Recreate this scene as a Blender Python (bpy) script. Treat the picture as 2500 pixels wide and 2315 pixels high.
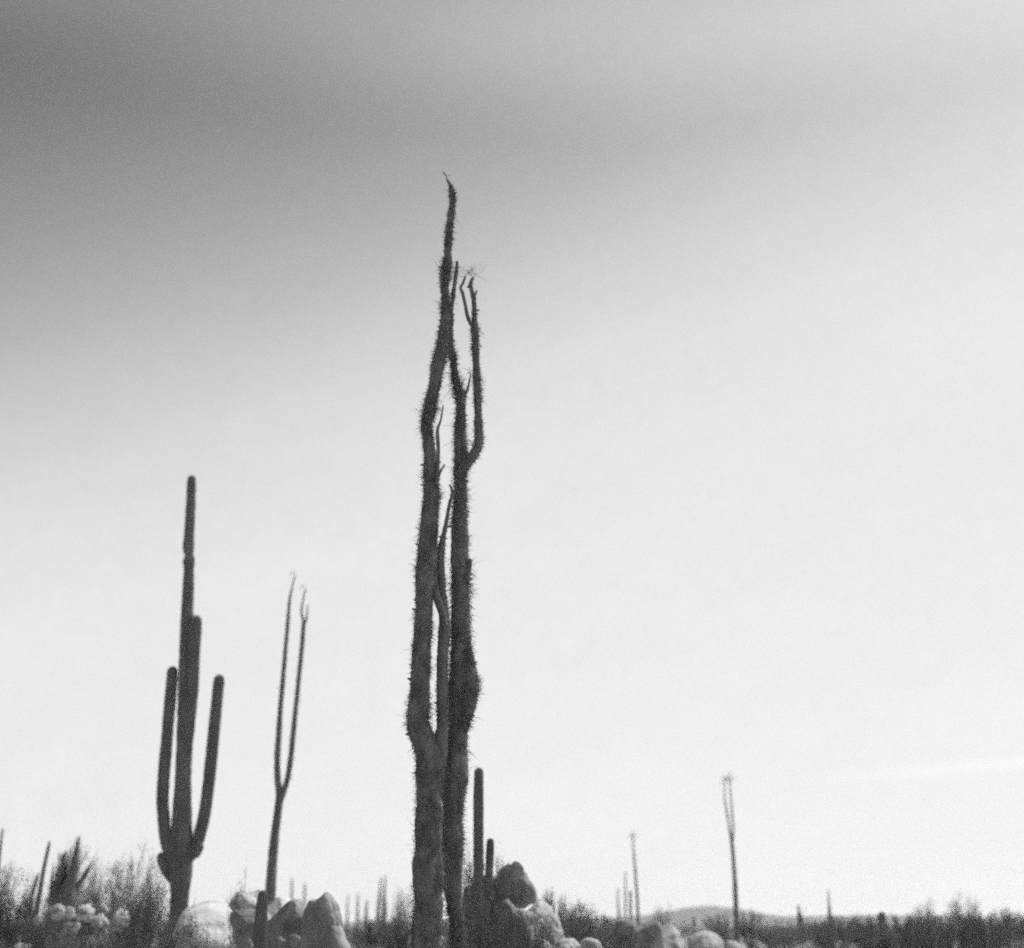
import bpy, math, random
import numpy as np
from mathutils import Vector, noise as mnoise

for o in list(bpy.data.objects):
    bpy.data.objects.remove(o)
scene = bpy.context.scene
COL = scene.collection

# ------------------------------------------------------------------ camera
EYE = 1.6
FPX = 3472.0
HORIZON = 2270.0
PITCH = math.atan((HORIZON - 1157.5) / FPX)
cam_data = bpy.data.cameras.new('camera')
cam_data.sensor_width = 36.0
cam_data.lens = 36.0 * FPX / 2500.0
cam_data.clip_start = 0.1
cam_data.clip_end = 9000.0
cam_data.dof.use_dof = True
cam_data.dof.focus_distance = 12.3
cam_data.dof.aperture_fstop = 1.0
cam = bpy.data.objects.new('camera', cam_data)
COL.objects.link(cam)
cam.location = (0, 0, EYE)
cam.rotation_euler = (math.pi / 2 + PITCH, 0, 0)
scene.camera = cam

F = Vector((0, math.cos(PITCH), math.sin(PITCH)))
U = Vector((0, -math.sin(PITCH), math.cos(PITCH)))


def at_dir(px, py):
    return (Vector(((px - 1250.0) / FPX, 0, 0)) + U * ((1157.5 - py) / FPX) + F).normalized()


# ------------------------------------------------------------------ light
SUN_AZ = math.radians(46.0)      # to the right of the view direction
SUN_EL = math.radians(52.0)
sdir = Vector((math.sin(SUN_AZ) * math.cos(SUN_EL), math.cos(SUN_AZ) * math.cos(SUN_EL), math.sin(SUN_EL)))
sun_data = bpy.data.lights.new('sun', 'SUN')
sun_data.energy = 4.8
sun_data.angle = math.radians(0.6)
sun_data.color = (1, 1, 1)
sun = bpy.data.objects.new('sun', sun_data)
COL.objects.link(sun)
sun.rotation_euler = (-sdir).to_track_quat('-Z', 'Y').to_euler()

world = bpy.data.worlds.new('World')
scene.world = world
world.use_nodes = True
nt = world.node_tree
nt.nodes.clear()
N = nt.nodes.new
L = nt.links.new


def math_node(op, a, b=None, c=None, clamp=False):
    m = N('ShaderNodeMath')
    m.operation = op
    m.use_clamp = clamp
    for i, v in enumerate((a, b, c)):
        if v is None:
            continue
        if isinstance(v, (int, float)):
            m.inputs[i].default_value = v
        else:
            L(v, m.inputs[i])
    return m.outputs[0]


sky = N('ShaderNodeTexSky')
sky.sky_type = 'NISHITA'
sky.sun_disc = False
sky.sun_elevation = SUN_EL
sky.sun_rotation = SUN_AZ
sky.altitude = 300
sky.air_density = 1.0
sky.dust_density = 1.6
sky.ozone_density = 1.0
sep = N('ShaderNodeSeparateColor')
L(sky.outputs[0], sep.inputs[0])
# black and white film behind a yellow filter: mostly red and green light
lum = math_node('ADD', math_node('MULTIPLY', sep.outputs[0], 0.75),
                math_node('ADD', math_node('MULTIPLY', sep.outputs[1], 0.20), math_node('MULTIPLY', sep.outputs[2], 0.05)))
# a thin bright veil of high cloud: thick towards the horizon, thinning out overhead, with soft streaks in it
tc = N('ShaderNodeTexCoord')
sx = N('ShaderNodeSeparateXYZ')
L(tc.outputs['Generated'], sx.inputs[0])
q = math_node('MULTIPLY_ADD', sx.outputs[0], -0.28, sx.outputs[2])
cmb = N('ShaderNodeCombineXYZ')
L(math_node('MULTIPLY', sx.outputs[0], 1.6), cmb.inputs[0])
L(math_node('MULTIPLY', q, 5.0), cmb.inputs[1])
L(math_node('MULTIPLY', sx.outputs[1], 1.0), cmb.inputs[2])


def cloud_noise(scale, detail, rough, off):
    n = N('ShaderNodeTexNoise')
    n.inputs['Scale'].default_value = scale
    n.inputs['Detail'].default_value = detail
    n.inputs['Roughness'].default_value = rough
    m = N('ShaderNodeMapping')
    m.inputs['Location'].default_value = off
    L(cmb.outputs[0], m.inputs[0])
    L(m.outputs[0], n.inputs[0])
    return n.outputs[0]


def ramp(x, a, b, lo, hi):
    m = N('ShaderNodeMapRange')
    m.interpolation_type = 'SMOOTHSTEP'
    m.inputs['From Min'].default_value = a
    m.inputs['From Max'].default_value = b
    m.inputs['To Min'].default_value = lo
    m.inputs['To Max'].default_value = hi
    L(x, m.inputs[0])
    return m.outputs[0]


soft = cloud_noise(1.0, 3, 0.4, (4.2, 1.3, 0.4))
fine_tex = N('ShaderNodeTexNoise')
fine_tex.inputs['Scale'].default_value = 55.0
fine_tex.inputs['Detail'].default_value = 4
fine_tex.inputs['Roughness'].default_value = 0.95
L(tc.outputs['Generated'], fine_tex.inputs[0])
fine = fine_tex.outputs[0]
qn = math_node('MULTIPLY_ADD', math_node('SUBTRACT', soft, 0.5), 0.07, q)
low = ramp(qn, 0.29, 0.66, 0.97, 0.03)
high = math_node('MULTIPLY', ramp(math_node('MULTIPLY_ADD', math_node('SUBTRACT', soft, 0.5), 0.05, sx.outputs[2]), 0.515, 0.585, 0.0, 1.0),
                 ramp(math_node('MULTIPLY_ADD', math_node('SUBTRACT', soft, 0.5), 0.5, sx.outputs[0]), -0.38, 0.10, 0.12, 0.34))
veil = math_node('ADD', low, high, clamp=True)
veil = math_node('MULTIPLY', veil, math_node('MULTIPLY_ADD', math_node('SUBTRACT', fine, 0.5), 0.16, math_node('MULTIPLY_ADD', math_node('SUBTRACT', cloud_noise(4.0, 4, 0.6, (2, 7, 1)), 0.5), 0.12, 1.0)))
# brightness of the veil: sunlight scattered forward, so a little more on the sun's side and low down
sund = N('ShaderNodeVectorMath')
sund.operation = 'DOT_PRODUCT'
L(tc.outputs['Generated'], sund.inputs[0])
sund.inputs[1].default_value = tuple(sdir)
vb = math_node('MULTIPLY_ADD', ramp(sx.outputs[2], 0.0, 0.4, 1.0, 0.0), 1.3, math_node('MULTIPLY_ADD', sund.outputs['Value'], 1.6, 6.9))
base = math_node('MULTIPLY', lum, 0.66)
# one faint old vapour trail low on the right
t1 = at_dir(1850, 1912)
t2 = at_dir(2420, 1868)
tn = t1.cross(t2).normalized()
td = N('ShaderNodeVectorMath')
td.operation = 'DOT_PRODUCT'
L(tc.outputs['Generated'], td.inputs[0])
td.inputs[1].default_value = tuple(tn)
trail = math_node('MULTIPLY', ramp(math_node('ABSOLUTE', td.outputs['Value']), 0.0, 0.008, 1.0, 0.0), ramp(sx.outputs[0], 0.17, 0.30, 0.0, 1.0))
vb = math_node('MULTIPLY_ADD', trail, 0.55, vb)
lum2 = math_node('ADD', math_node('MULTIPLY', base, math_node('SUBTRACT', 1.0, veil)), math_node('MULTIPLY', vb, veil))
bg = N('ShaderNodeBackground')
bg.inputs[1].default_value = 0.10
L(lum2, bg.inputs[0])
wo = N('ShaderNodeOutputWorld')
L(bg.outputs[0], wo.inputs[0])

scene.view_settings.view_transform = 'Standard'
scene.view_settings.look = 'None'
scene.view_settings.gamma = 1.0
scene.view_settings.exposure = 0.0
scene.cycles.use_denoising = False
scene.cycles.max_bounces = 6
scene.cycles.volume_bounces = 1
scene.cycles.sample_clamp_indirect = 4.0
scene.cycles.filter_width = 2.2
scene.cycles.use_adaptive_sampling = True
scene.cycles.adaptive_threshold = 0.12
scene.cycles.adaptive_min_samples = 24

# ------------------------------------------------------------------ helpers

def at(px, py, Y):
    """world point seen at that spot of the photograph, Y metres away; and metres per pixel there"""
    d = Vector(((px - 1250.0) / FPX, 0, 0)) + U * ((1157.5 - py) / FPX) + F
    t = Y / d.y
    return Vector((0, 0, EYE)) + d * t, t / FPX


def ground_z(x, y):
    s = min(max((y - 9.0) / 32.0, 0), 1)
    s = s * s * (3 - 2 * s)
    z = 1.0 * s
    z += 0.50 * math.exp(-((x + 8) / 8.0) ** 2 - ((y - 27) / 9.0) ** 2)
    z += 0.35 * math.exp(-((x - 0.6) / 3.5) ** 2 - ((y - 22) / 6.0) ** 2)
    r = math.hypot(x, y)
    z += 0.05 * mnoise.noise((x * 0.35, y * 0.35, 2.0)) * min(1, r / 6)
    if r < 120:
        z += 0.03 * mnoise.noise((x * 1.3, y * 1.3, 5.0))
    z += 0.25 * mnoise.noise((x * 0.02, y * 0.02, 9.0)) * min(1, max(0, (r - 40) / 100))
    return z


class MB:
    def __init__(self):
        self.v = []
        self.f = []

    def tube(self, pts, radii, sides=8, cap0=True, cap1=True, ribs=0, rib_amp=0.0, rough=0.0, seed=0, squash=None):
        n0 = len(self.v)
        n = len(pts)
        ref = Vector((0.0, -1.0, 0.0))
        for i in range(n):
            t = (pts[min(i + 1, n - 1)] - pts[max(i - 1, 0)])
            if t.length < 1e-9:
                t = Vector((0, 0, 1))
            t.normalize()
            a = ref - t * ref.dot(t)
            if a.length < 1e-4:
                a = Vector((1, 0, 0)) - t * t.x
            a.normalize()
            ref = a
            b = t.cross(a)
            for k in range(sides):
                an = 2 * math.pi * k / sides
                r = radii[i]
                if ribs:
                    r *= 1.0 + rib_amp * (abs(math.cos(an * ribs / 2.0)) - 0.6)
                c, s = math.cos(an), math.sin(an)
                p = pts[i] + (a * c + b * s) * r
                if rough:
                    q = mnoise.noise((p.x * 9 + seed, p.y * 9, p.z * 7)) + 0.6 * mnoise.noise((p.x * 28, p.y * 28 + seed, p.z * 20))
                    p = p + (a * c + b * s) * (r * rough * q)
                self.v.append(tuple(p))
        for i in range(n - 1):
            for k in range(sides):
                k2 = (k + 1) % sides
                self.f.append((n0 + i * sides + k, n0 + i * sides + k2, n0 + (i + 1) * sides + k2, n0 + (i + 1) * sides + k))
        if cap0:
            self.f.append(tuple(n0 + k for k in range(sides))[::-1])
        if cap1:
            self.f.append(tuple(n0 + (n - 1) * sides + k for k in range(sides)))

    def spike(self, p, d, length, w, bend=0.0, rng=random):
        """a thin thorn of three sides with a slight bend"""
        d = d.normalized()
        a = d.orthogonal().normalized()
        b = d.cross(a)
        m = p + d * (length * 0.55) + Vector((0, 0, bend * length * 0.3)) + a * rng.uniform(-.06, .06) * length
        e = p + d * length + Vector((0, 0, bend * length))
        n0 = len(self.v)
        for q, ww in ((p, w), (m, w * 0.65)):
            for k in range(3):
                an = 2 * math.pi * k / 3
                self.v.append(tuple(q + (a * math.cos(an) + b * math.sin(an)) * ww))
        self.v.append(tuple(e))
        for k in range(3):
            k2 = (k + 1) % 3
            self.f.append((n0 + k, n0 + k2, n0 + 3 + k2, n0 + 3 + k))
            self.f.append((n0 + 3 + k, n0 + 3 + k2, n0 + 6))

    def build(self, name, mat, parent=None, origin=None, smooth=True):
        me = bpy.data.meshes.new(name)
        if origin is None and parent is not None:
            origin = ORI.get(parent.name, Vector((0, 0, 0)))
        origin = origin or Vector((0, 0, 0))
        v = np.array(self.v, dtype=np.float64).reshape(-1, 3) - np.array(origin)
        me.from_pydata(v.tolist(), [], self.f)
        if smooth:
            me.polygons.foreach_set('use_smooth', [True] * len(me.polygons))
        me.materials.append(mat)
        me.update()
        o = bpy.data.objects.new(name, me)
        COL.objects.link(o)
        if parent is not None:
            o.parent = parent
            ORI[o.name] = origin
        else:
            o.location = origin
            ORI[o.name] = origin
        return o


ORI = {}


def tag(o, label=None, category=None, group=None, kind=None):
    if label:
        o['label'] = label
    if category:
        o['category'] = category
    if group:
        o['group'] = group
    if kind:
        o['kind'] = kind
    return o


def thing(name, base, label, category, group=None):
    o = bpy.data.objects.new(name, None)
    o.empty_display_size = 0.2
    COL.objects.link(o)
    o.location = base
    ORI[o.name] = Vector(base)
    return tag(o, label, category, group)


def resample(ctrl, step):
    """Catmull-Rom through rows of (x, y, z, r)"""
    P = [np.array(c, dtype=float) for c in ctrl]
    out = []
    n = len(P)
    for i in range(n - 1):
        p0 = P[max(i - 1, 0)]
        p1, p2 = P[i], P[i + 1]
        p3 = P[min(i + 2, n - 1)]
        m = max(1, int(math.ceil(np.linalg.norm((p2 - p1)[:3]) / step)))
        for k in range(m):
            t = k / m
            q = 0.5 * ((2 * p1) + (p2 - p0) * t + (2 * p0 - 5 * p1 + 4 * p2 - p3) * t * t + (3 * p1 - p0 - 3 * p2 + p3) * t ** 3)
            lin = p1[3] + (p2[3] - p1[3]) * t
            q[3] = lin
            out.append(q)
    out.append(P[-1])
    return [Vector(q[:3]) for q in out], [float(q[3]) for q in out]


def trace(pts, Y, step):
    """(px, py, width in px[, Y offset]) -> smooth centre line and radii in metres"""
    c = []
    for p in pts:
        q, s = at(p[0], p[1], Y + (p[3] if len(p) > 3 else 0.0))
        c.append((q.x, q.y, q.z, max(p[2], 0.3) * 0.5 * s))
    return resample(c, step)


# ------------------------------------------------------------------ materials
def grey(v):
    return (v, v, v, 1)


def material(name, dark, light, scale=8.0, rough=0.85, bump=0.3, bump_scale=30.0, stretch=(1, 1, 1), spec=0.15, contrast=(0.35, 0.65), patch=None):
    m = bpy.data.materials.new(name)
    m.use_nodes = True
    t = m.node_tree
    b = t.nodes['Principled BSDF']
    b.inputs['Roughness'].default_value = rough
    b.inputs['Specular IOR Level'].default_value = spec
    co = t.nodes.new('ShaderNodeTexCoord')
    mpn = t.nodes.new('ShaderNodeMapping')
    mpn.inputs['Scale'].default_value = stretch
    t.links.new(co.outputs['Object'], mpn.inputs[0])
    n1 = t.nodes.new('ShaderNodeTexNoise')
    n1.inputs['Scale'].default_value = scale
    n1.inputs['Detail'].default_value = 6
    n1.inputs['Roughness'].default_value = 0.6
    t.links.new(mpn.outputs[0], n1.inputs[0])
    r = t.nodes.new('ShaderNodeValToRGB')
    r.color_ramp.elements[0].position = contrast[0]
    r.color_ramp.elements[1].position = contrast[1]
    r.color_ramp.elements[0].color = grey(dark)
    r.color_ramp.elements[1].color = grey(light)
    t.links.new(n1.outputs[0], r.inputs[0])
    colour = r.outputs[0]
    if patch:
        n3 = t.nodes.new('ShaderNodeTexNoise')
        n3.inputs['Scale'].default_value = patch[0]
        n3.inputs['Detail'].default_value = 5
        t.links.new(mpn.outputs[0], n3.inputs[0])
        r3 = t.nodes.new('ShaderNodeValToRGB')
        r3.color_ramp.elements[0].position = patch[1]
        r3.color_ramp.elements[1].position = patch[1] + 0.1
        r3.color_ramp.elements[0].color = grey(1)
        r3.color_ramp.elements[1].color = grey(patch[2])
        t.links.new(n3.outputs[0], r3.inputs[0])
        mx = t.nodes.new('ShaderNodeMix')
        mx.data_type = 'RGBA'
        mx.blend_type = 'MULTIPLY'
        mx.inputs['Factor'].default_value = 1.0
        t.links.new(colour, mx.inputs[6])
        t.links.new(r3.outputs[0], mx.inputs[7])
        colour = mx.outputs[2]
    t.links.new(colour, b.inputs['Base Color'])
    if bump:
        n2 = t.nodes.new('ShaderNodeTexNoise')
        n2.inputs['Scale'].default_value = bump_scale
        n2.inputs['Detail'].default_value = 8
        n2.inputs['Roughness'].default_value = 0.65
        t.links.new(mpn.outputs[0], n2.inputs[0])
        bp = t.nodes.new('ShaderNodeBump')
        bp.inputs['Strength'].default_value = bump
        bp.inputs['Distance'].default_value = 0.03
        t.links.new(n2.outputs[0], bp.inputs['Height'])
        t.links.new(bp.outputs[0], b.inputs['Normal'])
    return m


M_BARK = material('boojum_bark', 0.095, 0.185, 9, bump=0.5, bump_scale=40, stretch=(1, 1, 0.4))
M_THORN = material('boojum_thorn', 0.11, 0.19, 20, bump=0)
M_FLOWER = material('dry_flower', 0.20, 0.32, 20, bump=0)
M_CARDON = material('cardon_skin', 0.09, 0.16, 5, bump=0.3, bump_scale=60, stretch=(1, 1, 0.3))
M_SCAR = material('corky_scar', 0.10, 0.17, 14, bump=0.5)
M_ROCK = material('granite', 0.44, 0.64, 3.5, bump=0.8, bump_scale=9, patch=(2.3, 0.54, 0.62))
M_STONE = material('grey_stone', 0.28, 0.52, 5, bump=0.9, bump_scale=12, patch=(4.0, 0.5, 0.6))
M_PALE = material('weathered_stone', 0.32, 0.60, 6, bump=1.0, bump_scale=14, patch=(5.0, 0.48, 0.5))
M_DARKROCK = material('darkened_granite', 0.13, 0.24, 4.5, bump=0.8, bump_scale=9, patch=(2.0, 0.45, 1.5))  # granite darkened all over, the shade of the boulder fronts put into its colour
M_SOIL = material('desert_soil', 0.24, 0.38, 0.8, bump=0.5, bump_scale=9)
M_LEAF = material('shrub_leaf', 0.095, 0.18, 3, bump=0, rough=0.7)
M_TWIG = material('shrub_twig', 0.09, 0.17, 8, bump=0)
M_DRY = material('dry_twig', 0.19, 0.31, 8, bump=0)
M_DRYLEAF = material('dry_leaf', 0.15, 0.25, 6, bump=0)
M_HILL = material('hill_scrub', 0.06, 0.12, 0.03, bump=0)

# ------------------------------------------------------------------ ground and hills
def build_ground():
    ys = [-60, -40, -25, -15, -8, -3]
    y = 0.0
    while y < 70:
        ys.append(y)
        y += 0.45 if y > 10 else 0.8
    st = 1.0
    while y < 2600:
        ys.append(y)
        y += st
        st *= 1.16
    xs = []
    x = 0.0
    st = 0.45
    while x < 2600:
        xs.append(x)
        x += st
        if x > 20:
            st *= 1.14
    xs = [-q for q in xs[:0:-1]] + xs
    v = []
    for yy in ys:
        for xx in xs:
            v.append((xx, yy, ground_z(xx, yy)))
    w = len(xs)
    f = [(j * w + i, j * w + i + 1, (j + 1) * w + i + 1, (j + 1) * w + i) for j in range(len(ys) - 1) for i in range(w - 1)]
    mb = MB()
    mb.v, mb.f = v, f
    o = mb.build('ground', M_SOIL)
    tag(o, kind='structure', label='stony desert ground under the scrub')


def build_hills():
    Y = 1300.0
    prof = [(-600, 2246), (0, 2250), (500, 2252), (850, 2256), (1000, 2252), (1200, 2250), (1400, 2246), (1540, 2240), (1600, 2232), (1640, 2222),
            (1690, 2213), (1740, 2211), (1780, 2216), (1830, 2228), (1880, 2238), (1960, 2238), (2050, 2236), (2200, 2238), (2350, 2241), (2500, 2238),
            (3100, 2246)]
    mb = MB()
    px = [p[0] for p in prof]
    py = [p[1] for p in prof]
    n = 150
    rows = 26
    for i in range(n):
        a = -600 + 3700 * i / (n - 1)
        h = float(np.interp(a, px, py))
        # soften the corners of the profile
        h = 0.5 * h + 0.25 * float(np.interp(a - 25, px, py)) + 0.25 * float(np.interp(a + 25, px, py))
        top, s = at(a, h, Y)
        for j in range(rows):
            t = -1 + 2 * j / (rows - 1)
            yy = Y + t * 330
            k = max(0.0, math.cos(t * math.pi / 2)) ** 1.2
            zz = 0.2 + (top.z - 0.2) * k
            zz += (mnoise.noise((top.x * 0.012, yy * 0.012, 3)) * 2.2 + mnoise.noise((top.x * 0.05, yy * 0.05, 3)) * 0.9) * k
            mb.v.append((top.x * (1 + 0.1 * t), yy, zz))
    for i in range(n - 1):
        for j in range(rows - 1):
            mb.f.append((i * rows + j, (i + 1) * rows + j, (i + 1) * rows + j + 1, i * rows + j + 1))
    o = mb.build('hills', M_HILL)
    tag(o, kind='structure', label='low hazy ridge with one rounded hill on the horizon')


build_ground()
build_hills()

# ------------------------------------------------------------------ haze
def build_haze():
    mb = MB()
    x0, x1, y0, y1, z0, z1 = -2700, 2700, -80, 2750, -2.5, 32
    for z in (z0, z1):
        mb.v += [(x0, y0, z), (x1, y0, z), (x1, y1, z), (x0, y1, z)]
    mb.f = [(3, 2, 1, 0), (4, 5, 6, 7), (0, 1, 5, 4), (1, 2, 6, 5), (2, 3, 7, 6), (3, 0, 4, 7)]
    m = bpy.data.materials.new('haze_air')
    m.use_nodes = True
    t = m.node_tree
    t.nodes.clear()
    pv = t.nodes.new('ShaderNodeVolumePrincipled')
    pv.inputs['Color'].default_value = grey(0.95)
    pv.inputs['Density'].default_value = 0.00028
    pv.inputs['Anisotropy'].default_value = 0.3
    out = t.nodes.new('ShaderNodeOutputMaterial')
    t.links.new(pv.outputs[0], out.inputs['Volume'])
    o = mb.build('haze', m, smooth=False)
    tag(o, kind='stuff', label='pale desert haze over the plain')


build_haze()

# ------------------------------------------------------------------ plants: boojum trees
def thorns(mb, pts, radii, per_m, lmin, lmax, w, rng, up=0.15, long_share=0.1, z_min=-9):
    acc = 0.0
    rtop = max(radii) if lmax > 0.12 else 1e-9
    for i in range(1, len(pts)):
        seg = pts[i] - pts[i - 1]
        acc += seg.length * per_m
        t = seg.normalized() if seg.length > 1e-9 else Vector((0, 0, 1))
        while acc > 1:
            acc -= 1
            a = t.orthogonal().normalized()
            b = t.cross(a)
            an = rng.uniform(0, 2 * math.pi)
            d = a * math.cos(an) + b * math.sin(an)
            p = pts[i - 1] + seg * rng.random() + d * radii[i] * 0.9
            ln = rng.uniform(lmin, lmax)
            ln *= 0.45 + 1.3 * max(0.0, mnoise.noise((p.x * 9, p.y * 9, p.z * 6)) + 0.42)
            ln *= min(1.0, max(0.3, radii[i] / 0.034)) if lmax < 0.1 else 1.0
            ln *= min(1.0, 0.35 + 0.65 * radii[i] / rtop)
            if rng.random() < long_share:
                ln *= rng.uniform(1.5, 2.4)
            if p.z < z_min:
                continue
            mb.spike(p, d + t * rng.uniform(-0.6, 0.6 + up), ln + radii[i] * 0.1, w * rng.uniform(0.7, 1.3), rng.uniform(-0.6, 0.45), rng)


def knobs(mb, pts, radii, n, rng, size=(0.4, 0.8)):
    """short broken twig stubs"""
    for _ in range(n):
        i = rng.randrange(2, len(pts) - 2)
        t = (pts[i + 1] - pts[i - 1]).normalized()
        a = t.orthogonal().normalized()
        b = t.cross(a)
        an = rng.uniform(0, 2 * math.pi)
        d = (a * math.cos(an) + b * math.sin(an) + t * rng.uniform(0, 0.6)).normalized()
        r = radii[i]
        s = rng.uniform(*size) * 0.03 + r * 0.12
        mb.tube([pts[i] + d * r * 0.6, pts[i] + d * (r + s * 0.6), pts[i] + d * (r + s * 1.3)], [s * 0.5, s * 0.42, s * 0.2], 5)


def tuft(parent, tip, size, n, seed, spread=0.9, thick=0.0016, droop=0.2, mat=None):
    rng = random.Random(seed)
    mb = MB()
    for i in range(n):
        d = Vector((rng.uniform(-spread, spread), rng.uniform(-spread, spread), rng.uniform(0.3, 1.0))).normalized()
        p = tip.copy()
        pts = [p.copy()]
        for k in range(4):
            p = p + d * size * rng.uniform(0.2, 0.3)
            d = (d + Vector((rng.uniform(-.5, .5), rng.uniform(-.5, .5), rng.uniform(-droop * 2, 0.2)))).normalized()
            pts.append(p.copy())
            for q in range(4):
                e = (d + Vector((rng.uniform(-1, 1), rng.uniform(-1, 1), rng.uniform(-1, 1)))).normalized()
                mb.spike(p, e, size * rng.uniform(0.08, 0.2), thick * 1.1, 0, rng)
                c = p + e * size * 0.16
                mb.spike(c, e, size * 0.04, thick * 1.6, 0, rng)
        mb.tube(pts, [thick * (1 - 0.12 * k) for k in range(5)], 3)
    o = mb.build('flower_tuft', mat or M_FLOWER, parent)
    o['kind'] = 'stuff'
    return o


def stem_part(root, name, pts2, Y, step, sides, rng, th=None, rough=0.12, nk=0, label=None, tipcap=True):
    pts, rad = trace(pts2, Y, step)
    # a gentle swelling and pinching along the stem
    rad = [r * (1 + 0.07 * mnoise.noise((p.x * 2, p.y * 2, p.z * 5))) for p, r in zip(pts, rad)]
    mb = MB()
    mb.tube(pts, rad, sides, rough=rough, seed=rng.random() * 9)
    if nk:
        knobs(mb, pts, rad, nk, rng)
    o = mb.build(name, M_BARK, root)
    if label:
        o['label'] = label
    if th:
        t = MB()
        thorns(t, pts, rad, th[0], th[1], th[2], th[3], rng)
        thorns(t, pts, rad, th[0] * 1.8, th[1] * 0.6, th[1] * 1.6, th[3] * 1.1, rng)
        s = t.build('thorns', M_THORN, o)
        s['kind'] = 'stuff'
    return o, pts, rad


def great_boojum():
    rng = random.Random(5)
    Y = 12.0
    base, _ = at(1040, 2315, Y)
    base = Vector((base.x, Y, ground_z(base.x, Y)))
    root = thing('boojum_tree', base, 'tallest boojum tree, several thorny trunks twisting together up the middle', 'boojum tree')
    TH = (1300, 0.012, 0.050, 0.0027)
    # the left trunk, from the ground to the very top
    A = [(1036, 2760, 88), (1036, 2600, 82), (1037, 2450, 76), (1039, 2315, 70), (1045, 2225, 72), (1046, 2100, 66), (1046, 2000, 61), (1047, 1930, 59), (1048, 1880, 62), (1044, 1835, 58),
         (1030, 1800, 54), (1021, 1770, 53), (1024, 1700, 46), (1029, 1600, 44), (1034, 1500, 42), (1038, 1400, 42), (1044, 1320, 41), (1051, 1250, 40),
         (1053, 1200, 38), (1052, 1150, 35), (1049, 1100, 27), (1043, 1060, 25), (1042, 1030, 24), (1049, 1000, 28), (1059, 950, 27), (1067, 900, 30), (1077, 860, 27),
         (1085, 800, 23), (1088, 760, 18), (1088, 730, 16), (1085, 700, 19), (1087, 680, 19), (1092, 640, 19), (1094, 600, 15), (1097, 560, 13), (1101, 525, 14),
         (1105, 500, 13), (1104, 475, 12), (1101, 458, 10), (1096, 446, 6), (1092, 438, 3)]
    o, pa, ra = stem_part(root, 'trunk', A, Y, 0.02, 30, rng, TH, rough=0.24, nk=70)
    # low fork: the right half of the lower trunk that becomes the middle stem
    B = [(1056, 2020, 20, -0.02), (1064, 1920, 36, -0.02), (1070, 1850, 44, -0.02), (1077, 1800, 34, -0.02), (1080, 1770, 28), (1080, 1700, 29), (1081, 1600, 27), (1085, 1545, 30), (1085, 1515, 26),
         (1081, 1470, 22), (1076, 1430, 22), (1074, 1380, 24), (1076, 1345, 20), (1081, 1315, 13), (1088, 1285, 10), (1094, 1250, 8), (1100, 1222, 8), (1105, 1207, 7), (1102, 1192, 6), (1098, 1184, 5)]
    stem_part(root, 'stem', B, Y + 0.10, 0.03, 16, rng, (420, 0.01, 0.03, 0.0024), nk=8)
    B1 = [(1084, 1530, 20), (1080, 1500, 18), (1070, 1470, 20), (1061, 1440, 20), (1058, 1390, 18), (1060, 1350, 15), (1064, 1310, 11), (1068, 1280, 6)]
    stem_part(root, 'stem', B1, Y + 0.02, 0.03, 12, rng, (160, 0.01, 0.025, 0.002))
    # the right trunk behind
    C = [(1122, 2700, 58, 0.1), (1116, 2500, 50, 0.06), (1118, 2330, 32), (1114, 2260, 29), (1107, 2200, 34), (1103, 2150, 48), (1101, 2100, 56), (1102, 2040, 58), (1106, 1995, 49), (1107, 1960, 50), (1107, 1930, 60), (1109, 1900, 64),
         (1113, 1850, 50), (1116, 1800, 44), (1118, 1750, 48), (1120, 1700, 50), (1124, 1640, 50), (1125, 1590, 48), (1124, 1550, 44), (1124, 1500, 43), (1123, 1400, 42), (1122, 1300, 39),
         (1124, 1200, 28), (1125, 1150, 30), (1123, 1100, 27), (1123, 1060, 25), (1125, 1000, 22), (1123, 965, 22), (1114, 940, 16), (1109, 900, 13), (1105, 870, 14),
         (1101, 850, 10), (1101, 820, 9), (1102, 800, 8), (1103, 760, 6), (1105, 730, 7), (1109, 700, 6.5), (1112, 680, 6), (1115, 655, 5), (1116, 638, 3)]
    stem_part(root, 'trunk', C, Y + 0.28, 0.02, 28, rng, (950, 0.014, 0.060, 0.0028), rough=0.2, nk=44)
    bul = [(1126, 1790, 24), (1136, 1745, 34), (1143, 1715, 42), (1146, 1670, 40), (1143, 1625, 36), (1136, 1585, 28), (1131, 1550, 18)]
    stem_part(root, 'burl', bul, Y + 0.26, 0.03, 18, rng, (1300, 0.016, 0.065, 0.0028), rough=0.22, nk=10)
    stub = [(1138, 1420, 16), (1143, 1395, 15), (1146, 1375, 13), (1147, 1366, 11)]
    stem_part(root, 'broken_stub', stub, Y + 0.25, 0.02, 10, rng, (150, 0.012, 0.03, 0.002))
    D = [(1118, 1165, 20), (1132, 1140, 28), (1148, 1120, 25), (1161, 1103, 22), (1168, 1085, 21), (1169, 1050, 20), (1167, 1000, 17), (1165, 950, 17), (1163, 900, 17),
         (1161, 850, 16), (1159, 800, 15), (1158, 780, 11), (1157, 740, 10), (1156, 724, 10), (1151, 708, 7), (1148, 694, 7), (1151, 686, 6), (1156, 678, 4)]
    od, pd, rd = stem_part(root, 'stem', D, Y + 0.24, 0.03, 14, rng, (700, 0.012, 0.042, 0.0025), nk=10)
    def twig(pts, parent, Yo, th=(110, 0.008, 0.022, 0.0018)):
        return stem_part(parent, 'branch', pts, Y + Yo, 0.02, 8, rng, None if parent is not root else th)
    twig([(1158, 800, 9), (1150, 792, 9), (1142, 774, 9), (1135, 740, 8.5), (1129, 715, 8), (1124, 703, 7), (1129, 694, 6.5), (1133, 684, 6), (1136, 675, 4.5)], od, 0.24)
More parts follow.
